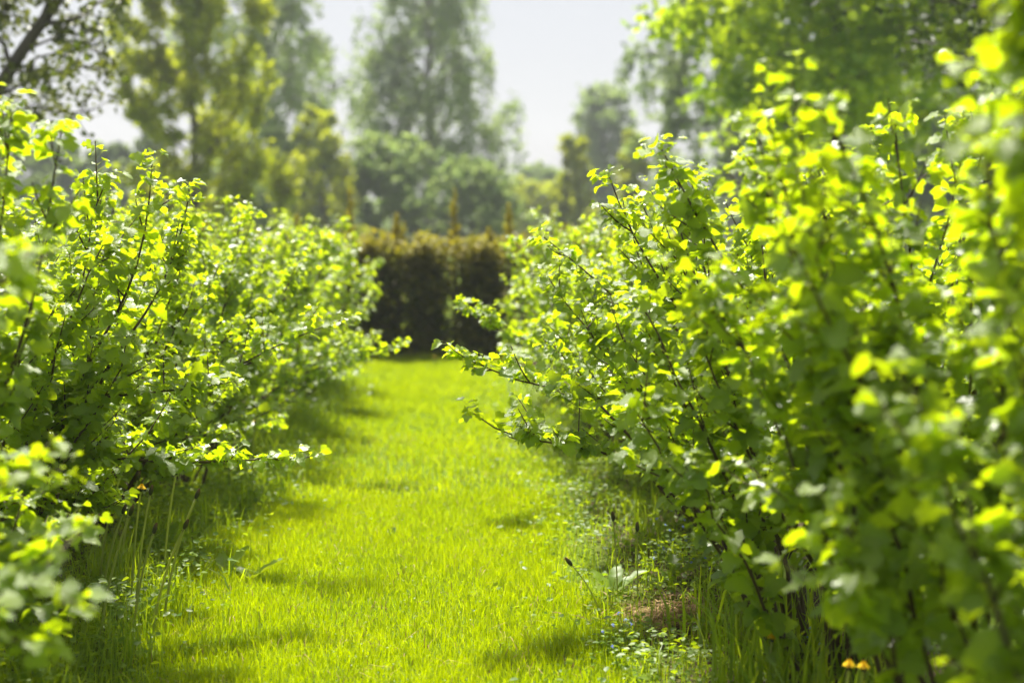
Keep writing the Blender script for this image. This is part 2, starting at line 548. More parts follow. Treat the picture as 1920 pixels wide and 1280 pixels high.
def poly(pts, n):
    """smooth curve through points"""
    pts = np.asarray(pts, float)
    d = np.concatenate([[0], np.cumsum(np.linalg.norm(np.diff(pts, axis=0), axis=1))])
    d /= d[-1]
    t = np.linspace(0, 1, n)
    P = np.column_stack([np.interp(t, d, pts[:, k]) for k in range(3)])
    for _ in range(2):
        P[1:-1] = (P[:-2] + 2 * P[1:-1] + P[2:]) / 4
    return P


def resample(P, step, t0):
    seg = np.linalg.norm(np.diff(P, axis=0), axis=1)
    d = np.concatenate([[0], np.cumsum(seg)])
    s = np.arange(d[-1] * t0, d[-1], step)
    Q = np.column_stack([np.interp(s, d, P[:, k]) for k in range(3)])
    return Q, s / d[-1]


def make_bush(base, seed, height, side, reach, back, ry, n_stems, heroes=(), xlim=None, dens=1.0, big=1.0):
    """side = +1 when the lane lies towards +X.  reach: overhang to the lane, back: away from it."""
    r = np.random.default_rng(seed)
    base = np.asarray(base, float)
    stems = []
    for k in range(n_stems):
        ph = 2 * math.pi * (k + r.uniform(-.35, .35)) / n_stems
        ra = math.sqrt(r.uniform(.03, 1.0))
        ux, uy = math.cos(ph), math.sin(ph)
        ext = (reach if ux > 0 else back)
        z = height * (1 - .46 * ra ** 2.8 * r.uniform(.4, 1.6)) * r.uniform(.88, 1.05)
        tip = base + np.array([side * ux * ra * ext, uy * ra * ry, max(.42, z)])
        if xlim is not None:
            tip[0] = max(tip[0], xlim) if side < 0 else min(tip[0], xlim)
        st = base + np.array([side * ux * .16, uy * .22, -.02]) * r.uniform(.2, 1.2)
        ctrl = st + (tip - st) * .5 + np.array([r.normal(0, .04), r.normal(0, .04), r.uniform(-.08, .16)])
        P = bez(st, ctrl, tip, 12)
        P[1:-1] += r.normal(0, .012, (10, 3))
        stems.append((P, r.uniform(.006, .013)))
    for k in range((4 if 5 < base[1] < 6 else 8 if base[1] < 8 else 4) if side > 0 else (0 if base[1] < 5.5 else 3)):
        ph = r.uniform(-1.25, 1.25)
        ext = reach if side < 0 else reach * (.76 if 5 < base[1] < 6 else .86)
        tip = base + np.array([side * math.cos(ph) * ext * r.uniform(.7, .95), math.sin(ph) * ry * .9, r.uniform(.26, .72) if side > 0 else r.uniform(.5, .8)])
        if xlim is not None:
            tip[0] = max(tip[0], xlim) if side < 0 else min(tip[0], xlim)
        P = bez(base + np.array([0, 0, .0]), base + (tip - base) * .5 + np.array([0, 0, .22]), tip, 12)
        P[1:-1] += r.normal(0, .012, (10, 3))
        stems.append((P, .007))
    for hp in heroes:
        stems.append((poly(hp, 16), .0115))
    stem_geo, nodes, ndir, nt_ = [], [], [], []
    for P, rad in stems:
        G = Geo()
        m = len(P)
        G.tube(P, np.linspace(rad, .0025, m), 5, .4)
        L = np.linalg.norm(np.diff(P, axis=0), axis=1).sum()
        Q, t = resample(P, .032 / dens, .30)
        nodes.append(Q); nt_.append(t * .8)
        nl = int(r.integers(7, 12) * dens * L / 1.5)
        for _ in range(max(3, nl)):
            tt = r.uniform(.33, .95)
            ix = tt * (m - 1)
            i0 = int(ix)
            p0 = P[i0] + (P[min(i0 + 1, m - 1)] - P[i0]) * (ix - i0)
            dr = nrm(P[min(i0 + 1, m - 1)] - P[i0])
            out = r.normal(size=3)
            out[2] = abs(out[2]) * .6 - .1
            out = nrm(out)
            d = nrm(dr * r.uniform(.4, 1.0) + out * r.uniform(.5, 1.0))
            ln = r.uniform(.10, .36) * (1.15 - .5 * tt)
            tip = p0 + d * ln + np.array([0, 0, .06 * ln])
            LP = bez(p0, p0 + d * ln * .5 + np.array([0, 0, -.02]), tip, 5)
            G.tube(LP, np.linspace(.0045, .0018, 5), 3, .55)
            Q, t2 = resample(LP, .026 / dens, .2)
            nodes.append(Q); nt_.append(.45 + .55 * t2)
        # leafy tip rosette
        nodes.append(P[-1] + r.normal(0, .02, (5, 3))); nt_.append(np.full(5, 1.0))
        stem_geo.append(G)
    Nn = np.concatenate(nodes); tt = np.concatenate(nt_)
    rep = np.clip(r.poisson(2.35 * dens, len(Nn)), 1, 5)
    idx = np.repeat(np.arange(len(Nn)), rep)
    C0, t = Nn[idx], tt[idx]
    n = len(C0)
    outv = C0 - (base + np.array([0, 0, .6]))
    outv[:, 2] *= .4
    updir = nrm(np.array([0, 0, 1.0]) + .30 * nrm(outv) * r.uniform(0, 1.4, (n, 1)))
    R, F, U = frames(n, r, updir, (-.75, .25), .5)
    pet = r.uniform(.018, .05, n)
    size = .022 + .050 * r.beta(2.2, 2.0, n)
    size = big * size * (1.08 - .42 * t ** 3) * np.where(r.random(n) < .15, .6, 1)
    C = C0 + F * pet[:, None] * .8 + np.array([0, 0, 1]) * (pet * .45)[:, None]
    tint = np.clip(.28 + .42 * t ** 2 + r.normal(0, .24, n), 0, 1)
    k = C[:, 2] > .10
    return dict(base=base, stems=stem_geo, C0=C0[k], C=C[k], R=R[k], F=F[k], U=U[k], size=size[k], tint=tint[k], var=r.integers(0, NV, k.sum()), seed=seed)


bushes = []
# row by the straw patch (towards +X)
heroA = [(1.28, 6.0, .0), px(1490, 1050, 5.95), px(1400, 960, 5.9), px(1300, 850, 5.85), px(1200, 770, 5.8), px(1100, 735, 5.75), px(1000, 722, 5.7), px(930, 712, 5.65), px(868, 662, 5.6)]
heroB = [(1.25, 6.0, .0), px(1440, 1010, 5.9), px(1290, 905, 5.75), px(1160, 855, 5.65), px(1060, 830, 5.6), px(950, 822, 5.55), px(915, 810, 5.5), px(888, 775, 5.5)]
heroC = [(1.3, 6.1, .0), px(1370, 800, 6.0), px(1220, 620, 6.0), px(1090, 500, 6.0), px(1020, 445, 6.0)]
heroD = [(1.32, 5.9, .0), px(1400, 800, 5.8), px(1260, 560, 5.6), px(1170, 420, 5.5), px(1140, 325, 5.5)]
heroE = [(1.3, 4.7, .0), px(1500, 700, 4.7), px(1330, 450, 4.7), px(1235, 270, 4.7)]
heroF = [(1.3, 4.6, .0), px(1560, 700, 4.5), px(1470, 420, 4.2), px(1415, 235, 4.1)]
heroG = [(1.35, 8.4, .0), px(1130, 700, 8.2), px(1000, 640, 8.1), px(900, 610, 8.0), px(868, 575, 8.0)]
heroH = [(1.3, 3.4, .0), px(1700, 600, 3.3), px(1600, 300, 3.2), px(1530, 190, 3.1)]
heroI = [(1.25, 2.35, .0), (1.1, 2.3, .9), px(1740, 250, 2.2), px(1690, 40, 2.1)]
heroJ = [(1.18, 3.35, .25), px(1850, 1200, 3.3), px(1765, 985, 3.25), px(1680, 830, 3.2), px(1600, 690, 3.15), px(1530, 560, 3.1), px(1480, 440, 3.1)]
heroK = [(1.3, 4.55, .0), px(1600, 1180, 4.5), px(1530, 1060, 4.45), px(1440, 930, 4.4), px(1380, 800, 4.4), px(1330, 690, 4.4), px(1300, 600, 4.4)]
heroL = [(1.25, 3.9, .05), px(1700, 1130, 3.9), px(1660, 1010, 3.85), px(1600, 880, 3.8), px(1560, 740, 3.8), px(1540, 600, 3.8)]
right_spec = [
    # Y, height, reach, back, ry, stems, heroes, xlim
    (2.40, 2.42, .66, .7, .62, 27, [], .72),
    (3.50, 2.36, .80, .8, .78, 26, [heroH, heroJ, heroL], .62),
    (4.75, 2.08, .90, .9, .85, 25, [heroE, heroF, heroK], .50),
    (6.05, 1.82, 1.05, .9, .85, 24, [heroA, heroB, heroC, heroD], .22),
    (7.40, 1.70, 1.05, .9, .85, 23, [], .22),
    (8.75, 1.66, 1.0, .9, .85, 22, [heroG], .25),
    (10.1, 1.70, 1.0, .9, .85, 21, [], .30),
    (11.5, 1.70, .95, .9, .85, 20, [], .35),
    (12.9, 1.70, .95, .9, .85, 20, [], .40),
]
for k, (Y, h, re, ba, ry, ns, he, xl) in enumerate(right_spec):
    bushes.append((make_bush((1.32 - (.16 if Y > 10 else 0) + .05 * math.sin(k * 2.3), Y, 0), 31 + k, h, -1, re, ba, ry, ns, he, xl, .92 if Y < 5.2 else 1.08 if Y < 9 else .92, 1.14 if Y < 5.2 else .98), 'straw', k))
hn1 = [(-1.75, 2.85, .0), (-1.3, 2.8, .5), px(20, 1030, 3.1), px(140, 1130, 3.0)]
hn2 = [(-1.75, 2.7, .0), (-1.3, 2.5, .4), px(-40, 1150, 3.0), px(70, 1215, 2.95)]
hn3 = [(-1.75, 2.7, .0), (-1.3, 2.6, .7), px(-60, 900, 3.3), px(120, 880, 3.3)]
hn4 = [(-1.75, 2.7, .0), (-1.3, 2.7, .8), px(-80, 600, 3.1), px(60, 470, 3.0)]
hl1 = [(-1.75, 5.5, .0), px(130, 860, 5.5), px(190, 853, 5.4), px(240, 857, 5.35), px(310, 873, 5.35), px(400, 862, 5.4), px(480, 866, 5.5), px(540, 855, 5.6)]
hl2 = [(-1.75, 5.6, .0), px(60, 800, 5.5), px(150, 745, 5.4), px(260, 738, 5.3), px(350, 730, 5.3), px(440, 715, 5.2)]
hl3 = [(-1.8, 5.6, .0), px(200, 680, 5.5), px(270, 600, 5.5), px(330, 490, 5.5), px(355, 365, 5.5)]
hl4 = [(-1.8, 5.5, .0), px(150, 700, 5.5), px(240, 560, 5.4), px(280, 420, 5.3), px(285, 305, 5.3)]
hl5 = [(-1.75, 9.3, .0), px(520, 720, 9.2), px(620, 680, 9.1), px(700, 672, 9.0), px(752, 645, 9.0)]
hl6 = [(-1.8, 6.9, .0), px(350, 740, 6.8), px(440, 690, 6.7), px(530, 640, 6.7), px(640, 600, 6.7)]
hl7 = [(-1.8, 4.2, .0), px(60, 600, 4.2), px(90, 400, 4.2), px(115, 245, 4.2)]
hl8 = [(-1.8, 4.2, .0), px(-30, 600, 4.2), px(10, 400, 4.2), px(20, 200, 4.2)]
left_spec = [
    (2.85, 1.55, 1.0, .8, .65, 17, [hn1, hn2, hn3, hn4], -1.08),
    (4.15, 1.80, 1.0, .9, .85, 23, [hl7, hl8], -1.12),
    (5.55, 1.78, 1.05, .9, .85, 27, [hl1, hl2, hl3, hl4], -1.08),
    (6.95, 1.78, 1.05, .9, .85, 26, [hl6], -1.05),
    (8.35, 1.77, 1.1, .9, .85, 23, [hl5], -.92),
    (9.75, 1.76, 1.1, .9, .85, 22, [], -.82),
    (11.1, 1.75, 1.05, .9, .85, 21, [], -.78),
    (12.5, 1.74, 1.0, .9, .85, 20, [], -.74),
    (13.9, 1.72, 1.0, .9, .85, 20, [], -.74),
]
for k, (Y, h, re, ba, ry, ns, he, xl) in enumerate(left_spec):
    bushes.append((make_bush((-1.92 + (.34 if Y > 10 else .15 if Y > 8 else 0) + .05 * math.sin(k * 1.9), Y, 0), 71 + k, h, 1, re, ba, ry, ns, he, xl, .95 if Y < 5 else 1.05 if Y < 9.5 else .92, 1.1 if Y < 5 else 1.0), 'dandelion', k))

# which leaves show: splat all leaves into a small depth-sorted buffer
W2, H2 = 960, 640
allC = np.concatenate([b[0]['C'] + b[0]['F'] * (b[0]['size'] * .45)[:, None] for b in bushes])
allS = np.concatenate([b[0]['size'] for b in bushes])
ux, uy, uz = project(allC)
order = np.argsort(-uz)
buf = np.full((H2, W2), -1, int)
rad = np.clip(allS * FPX / np.maximum(uz, .3) / 2 * .32, .5, 14)
o_ok = order[(uz[order] > .6)]
maxr = 10
offs = sorted([(dx, dy) for dx in range(-maxr, maxr + 1) for dy in range(-maxr, maxr + 1) if dx * dx + dy * dy <= maxr * maxr], key=lambda p: p[0] ** 2 + p[1] ** 2)
depth = np.full((H2, W2), 1e9)
cxp, cyp = (ux / 2), (uy / 2)
for dx, dy in offs:
    rr = math.hypot(dx, dy)
    s_ = o_ok[rad[o_ok] >= rr - .3]
    xi, yi = np.round(cxp[s_] + dx).astype(int), np.round(cyp[s_] + dy).astype(int)
    m_ = (xi >= 0) & (xi < W2) & (yi >= 0) & (yi < H2)
    s_, xi, yi = s_[m_], xi[m_], yi[m_]
    better = uz[s_] < depth[yi, xi]
    s_, xi, yi = s_[better], xi[better], yi[better]          # far to near: the nearest is written last
    depth[yi, xi] = uz[s_]
    buf[yi, xi] = s_
seen = np.bincount(buf[buf >= 0].ravel(), minlength=len(allS))

ordinal = ['first', 'second', 'third', 'fourth', 'fifth', 'sixth', 'seventh', 'eighth', 'ninth']
extra = {('straw', 3): 'currant bush whose two long low branches reach out over the grass lane',
         ('straw', 2): 'tall currant bush with upright shoots, beside the brown straw patch',
         ('dandelion', 2): 'currant bush with low bare branches spread above the dandelions',
         ('dandelion', 1): 'currant bush with tall leafy upright shoots, next to the one spreading above the dandelions'}
start = 0
for b, row, k in bushes:
    n = len(b['C'])
    vis = seen[start:start + n]
    start += n
    far = b['base'][1]
    nrow = 9
    label = extra.get((row, k)) or (f'leafy currant bush, {ordinal[nrow - 1 - k]} from the conifer hedge in the row edged with dandelions' if row == 'dandelion'
                                    else f'leafy currant bush, {ordinal[nrow - 1 - k]} from the conifer hedge in the row by the straw patch')
    root = thing('currant_bush', label, 'bush', b['base'], 'currant bushes along the grass lane')
    for G in b['stems']:
        link('stem', G.mesh('stem', M_STEM, origin=b['base']), root)
    cap = 300 if far < 9 else 120
    cand = np.nonzero(vis >= (4 if far < 9 else 6))[0]
    pick = cand[np.argsort(-vis[cand])][:cap]
    single = np.zeros(n, bool)
    single[pick] = True
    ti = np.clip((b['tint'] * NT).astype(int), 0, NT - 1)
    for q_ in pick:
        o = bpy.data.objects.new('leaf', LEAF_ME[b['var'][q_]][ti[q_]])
        COL.objects.link(o)
        o.parent = root
        s_ = b['size'][q_]
        M = np.eye(4)
        M[:3, 0], M[:3, 1], M[:3, 2] = b['R'][q_] * s_, b['F'][q_] * s_, b['U'][q_] * s_
        M[:3, 3] = b['C'][q_] - b['base']
        o.matrix_basis = Matrix(M.tolist())
    G = Geo()
    rest = ~single
    for v in range(NV):
        s_ = rest & (b['var'] == v)
        if not s_.any():
            continue
        tv, tt_, c_ = (SOFT[v] if far < 8.5 else (LODV, LODT, None))
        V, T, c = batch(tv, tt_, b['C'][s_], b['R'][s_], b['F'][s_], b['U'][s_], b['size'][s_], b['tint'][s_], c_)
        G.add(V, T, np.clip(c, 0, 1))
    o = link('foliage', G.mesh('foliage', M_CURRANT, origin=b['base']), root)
    o['kind'] = 'stuff'
    if far < 8.5:                                         # leaf stalks and hanging flower strings
        G = Geo()
        a_, e_ = b['C0'], b['C']
        wv = b['R'] * .0011
        V = np.stack([a_ - wv, a_ + wv, e_ + wv, e_ - wv], 1)
        T = np.array([[0, 1, 2], [0, 2, 3]])[None] + (np.arange(n) * 4)[:, None, None]
        G.add(V, T, np.full(n * 4, .5))
        o = link('leaf_stalks', G.mesh('leaf_stalks', M_STALK, origin=b['base']), root); o['kind'] = 'stuff'
        r = np.random.default_rng(b['seed'] + 500)
        s_ = np.nonzero(r.random(n) < .06)[0]
        G = Geo()
        for q_ in range(5):
            P = b['C0'][s_] + np.array([0, 0, -1]) * (.010 + .008 * q_) + r.normal(0, .004, (len(s_), 3))
            R, F, U = frames(len(s_), r, (0, 0, 1), (-.5, .5), .6)
            OV = np.array([[1, 1, 1], [1, -1, -1], [-1, 1, -1], [-1, -1, 1]]) * .8
            OT = np.array([[0, 1, 2], [0, 3, 1], [0, 2, 3], [1, 3, 2]])
            V, T, c = batch(OV, OT, P, R, F, U, r.uniform(.0018, .0032, len(s_)), r.uniform(0, 1, len(s_)))
            G.add(V, T, c)
        o = link('flower_strings', G.mesh('flower_strings', M_FLOWER, origin=b['base']), root); o['kind'] = 'stuff'

# ------------------------------------------------------------------ dandelions, docks, speedwell
def disc_petals(G, C, Up, r0, n, rows, rng_, zz=.0):
    A = nrm(np.cross(Up, [.3, .8, .2])); B = np.cross(Up, A)
    for k_ in range(rows):
        for q_ in range(n):
            an = 2 * math.pi * (q_ + .5 * k_) / n + rng_.normal(0, .08)
            d = A * math.cos(an) + B * math.sin(an)
            s_ = np.cross(Up, d)
            rr = r0 * (1 - .22 * k_)
            lift = Up * (.18 + .25 * k_) * r0
            G.add([C - s_ * .04 * r0, C + s_ * .04 * r0, C + d * rr * .7 + s_ * .13 * r0 + lift, C + d * rr * .7 - s_ * .13 * r0 + lift, C + d * rr + lift * .8],
                  [[0, 1, 2], [0, 2, 3], [3, 2, 4]], rng_.uniform(0, 1))


def dandelion(p, h, lean, flower, label, seed, thick=1.0):
    r = np.random.default_rng(seed)
    p = np.array([p[0], p[1], float(ground_z(p[0], p[1]))])
    root = thing('dandelion', label, 'flower', p, 'dandelions at the foot of the bushes')
    top = np.array([lean[0], lean[1], h])
    P = bez(np.zeros(3), np.array([lean[0] * .25, lean[1] * .25, h * .55]), top, 7)
    G = Geo(); G.tube(P, np.linspace(.0055, .0042, 7) * thick, 6, .8)
    link('stem', G.mesh('stem', M_STALK), root)
    Up = nrm(P[-1] - P[-2])
    G = Geo()
    if flower:
        disc_petals(G, top, Up, .021, 15, 4, r)
        fh = link('flower_head', G.mesh('flower_head', M_YELLOW, False), root)
        G = Geo(); G.tube([top - Up * .012, top - Up * .006, top + Up * .002], [.003, .007, .009], 8, .1)
        link('calyx', G.mesh('calyx', M_BUD), fh)
    else:
        G.tube([top - Up * .002, top + Up * .005, top + Up * .018, top + Up * .032, top + Up * .040], [.0035, .0075, .009, .0065, .004], 8, np.repeat([.1, .15, .15, .5, .9], 8))
        for q_ in range(7):
            an = q_ * .9
            d = np.array([math.cos(an), math.sin(an), -.5])
            G.add([top + d * .006, top + d * .006 + np.array([.003, 0, 0]), top + d * .02], [[0, 1, 2]], .1)
        link('closed_head', G.mesh('closed_head', M_BUD), root)
    return root


def toothed_leaf(G, p, d, L, wd, tint, r, rise=.35, n=9):
    """long leaf with midrib fold, wavy edge"""
    d = nrm(np.asarray(d, float)); s_ = nrm(np.cross(d, [0, 0, 1]))
    V, c = [], []
    for k_ in range(n):
        t = k_ / (n - 1)
        cpt = p + d * L * t + np.array([0, 0, 1]) * (rise * L * (t - .75 * t * t) * 1.6)
        wv = wd * (math.sin(math.pi * min(1, t * .93 + .07)) ** .8) * (1 + .18 * (k_ % 2 * 2 - 1) * .6)
        for q_, u in ((-1, -1), (0, 0), (1, 1)):
            V.append(cpt + s_ * u * wv * .5 + np.array([0, 0, .18 * wd * abs(u) + r.normal(0, .004)]))
            c.append(tint + (.15 if u == 0 else 0))
    T = []
    for k_ in range(n - 1):
        for q_ in range(2):
            a0 = k_ * 3 + q_
            T += [(a0, a0 + 1, a0 + 4), (a0, a0 + 4, a0 + 3)]
    G.add(V, T, np.clip(c, 0, 1))


def weed(name, p, leaves, label, cat, seed, mat=None, group=None):
    r = np.random.default_rng(seed)
    p = np.array([p[0], p[1], float(ground_z(p[0], p[1])) + .005])
    root = thing(name, label, cat, p, group)
    for (az, L, wd, rise, tint) in leaves:
        G = Geo()
        toothed_leaf(G, np.zeros(3), (math.cos(az), math.sin(az), rise), L, wd, tint, r, .25)
        link('leaf', G.mesh('leaf', mat or M_WEED), root)
    return root


# open and closed dandelions, placed by the ground or by the height of their head
dl = [(265, 923, 5.0, True, 'open yellow dandelion leaning out from the long grass on a pale stem'),
      (478, 788, 7.0, True, 'open yellow dandelion under the overhanging branch tips of the dandelion row'),
      (590, 690, 9.5, True, 'small yellow dandelion far along the row near the hedge end'),
      (815, 668, 14.5, True, 'tiny yellow dandelion in the mown lane close to the hedge')]
for k, (x, y, Y, f, lab) in enumerate(dl):
    Y = (H - (.50, .40, .36, .12)[k]) * FPX / (y - VPY)
    hd = px(x, y, Y)
    ln = (.05, 0) if k == 0 else (.02, .01)
    dandelion((hd[0] - ln[0], hd[1] - ln[1]), max(.06, hd[2]), ln, f, lab, 900 + k)
heads = [(228, 890), (258, 905), (330, 900), (367, 945), (230, 965), (243, 968), (282, 935), (288, 1005), (345, 1000)]
r = np.random.default_rng(77)
for k, (x, y) in enumerate(heads):
    Y = (H - r.uniform(.38, .50)) * FPX / (y - VPY)
    hd = px(x, y, Y)
    ln = (r.uniform(.05, .15), r.uniform(-.02, .05))
    dandelion((hd[0] - ln[0], hd[1] - ln[1]), hd[2], ln, False, 'closed dark dandelion head on a pale stem in the long grass', 930 + k)
for k, (x, y, Y, ln) in enumerate([(1150, 965, 5.9, (-.02, 0)), (1195, 985, 5.9, (.0, .02)), (1072, 1052, 5.55, (-.12, .0))]):
    hd = px(x, y, Y)
    dandelion((hd[0] - ln[0], hd[1] - ln[1]), max(.08, hd[2]), ln, False, ['closed dandelion head on an upright stem beside the speedwell', 'closed dandelion head on a thick stem under the low currant branch', 'dark dandelion bud leaning out over the lane edge'][k], 960 + k, .6)
for k, (x, y) in enumerate([(1585, 1255), (1612, 1258), (1800, 1240), (1442, 1198), (1390, 1000)]):
    Y = [3.9, 3.9, 3.3, 4.4, 5.1][k]
    hd = px(x, y, Y)
    dandelion((hd[0], hd[1]), max(.07, hd[2]), (.01, 0), True, ['yellow dandelion in the shaded long grass, one of a close pair', 'yellow dandelion in the shaded long grass, one of a close pair', 'yellow dandelion against the dark bush foot in tall broad-bladed grass', 'small yellow dandelion low among the weeds past the straw', 'orange-yellow dandelion under the thick currant stem'][k], 970 + k)

# broad-leaved weeds
wl = [((470, 1092), [(.15, .17, .065, .35, .9), (2.6, .10, .05, .3, .7)], 'pale shining broad leaf standing out of the lane grass', 'dock_plant'),
      ((420, 1085), [(.6, .15, .07, .7, .95), (1.8, .12, .06, .5, .8)], 'glowing yellow-green broad leaf at the lane edge below the dandelions', 'dock_plant'),
      ((1150, 1105), [(2.5, .14, .07, .5, .9), (.4, .2, .06, .35, .6), (1.3, .16, .06, .6, .5)], 'broad-leaved dock with a bent yellow leaf by the straw patch', 'dock_plant'),
      ((1265, 1085), [(.35, .2, .06, .3, .7), (3.4, .13, .05, .3, .5), (1.5, .15, .06, .5, .4)], 'broad-leaved dock with a long pale leaf among blue speedwell', 'dock_plant'),
      ((385, 895), [(.0, .25, .10, .45, .8), (2.2, .22, .09, .5, .9), (1.1, .2, .09, .6, .7), (3.6, .22, .09, .4, .6)], 'large glowing green dock behind the dandelions', 'dock_plant'),
      ((1000, 990), [(2.9, .08, .04, .4, .5), (.4, .09, .05, .4, .4)], 'small broad-leaved weed alone in the lane grass', 'plantain_plant'),
      ((255, 1165), [(.3, .16, .07, .6, .3), (1.9, .14, .06, .5, .3), (3.3, .13, .06, .4, .4)], 'dull green toothed weed in the shade at the foot of the bushes', 'dock_plant'),
      ((300, 1050), [(.2, .2, .08, .4, .5), (1.2, .2, .07, .6, .4), (2.4, .2, .07, .5, .6), (4.2, .15, .06, .3, .5)], 'leafy dock under the row of dandelion stems', 'dock_plant'),
      ((1390, 1085), [(1.9, .3, .13, 1.0, .95), (.7, .25, .10, .8, .6), (2.8, .2, .08, .6, .5)], 'burdock with one big glowing leaf against the dark stems', 'burdock_plant'),
      ((1465, 1150), [(1.3, .22, .09, .9, .9), (2.4, .2, .08, .5, .6), (.2, .2, .08, .5, .5)], 'burdock in front of the thick currant stems with upright leaves', 'burdock_plant'),
      ((1330, 1180), [(.3, .1, .04, .5, .7), (1.5, .1, .04, .6, .8), (2.8, .1, .04, .5, .7), (4.3, .08, .04, .3, .6)], 'small rosette weed on the bare soil past the straw', 'plantain_plant'),
      ((735, 1015), [(1.2, .06, .02, .9, .1), (2.2, .05, .02, .9, .1)], 'tiny dark plantain tuft in the middle of the lane', 'plantain_plant')]
for k, (p, lv, lab, nm) in enumerate(wl):
    weed(nm, gpx(*p), lv, lab, 'weed', 400 + k)

# speedwell plants with blue flowers
r = np.random.default_rng(33)
spots = [(1235, 1040), (1262, 1060), (1282, 1075), (1300, 1035), (1340, 1050), (1210, 1075), (1365, 1075), (1250, 1010), (1295, 1000), (1140, 1215), (1158, 1240), (1480, 1225), (1485, 1255), (1320, 1095)]
for k, (x, y) in enumerate(spots):
    p = gpx(x, y + 14)
    p[2] = float(ground_z(p[0], p[1]))
    root = thing('speedwell_plant', ('blue speedwell plant in flower beside the straw patch' if k < 9 or k == 13 else 'blue speedwell plant in the sunny weeds at the lane edge' if k < 11 else 'blue speedwell plant in the shaded grass under the bushes'),
                 'flower', p, 'blue speedwell plants under the bushes')
    G = Geo()
    tips = []
    for q_ in range(4):
        d = np.array([r.normal(0, .06), r.normal(0, .06), r.uniform(.09, .19)])
        P = bez(np.zeros(3), d * [.3, .3, .6], d, 5)
        G.tube(P, np.linspace(.0016, .001, 5), 4, .4)
        tips.append(d)
        for t_ in P[1:]:
            R, F, U = frames(3, r, (0, 0, 1), (0, .5), .3)
            V, T, c = batch(LV, LT, np.repeat(t_[None], 3, 0), R, F, U, r.uniform(.012, .022, 3), r.uniform(.2, .9, 3))
            G.add(V, T, c)
    link('leafy_stem', G.mesh('leafy_stem', M_WEED), root)
    for d in tips[:3]:
        G = Geo()
        up = nrm(np.array([r.normal(0, .3), -0.5, .8]))
        A = nrm(np.cross(up, [1, 0, .1])); B = np.cross(up, A)
        for q_ in range(4):
            an = q_ * math.pi / 2
            dd = A * math.cos(an) + B * math.sin(an); ss = np.cross(up, dd)
            G.add([d, d + dd * .004 + ss * .004, d + dd * .0085, d + dd * .004 - ss * .004], [[0, 1, 2], [0, 2, 3]], r.uniform(0, 1))
        link('flower', G.mesh('flower', M_BLUE), root)

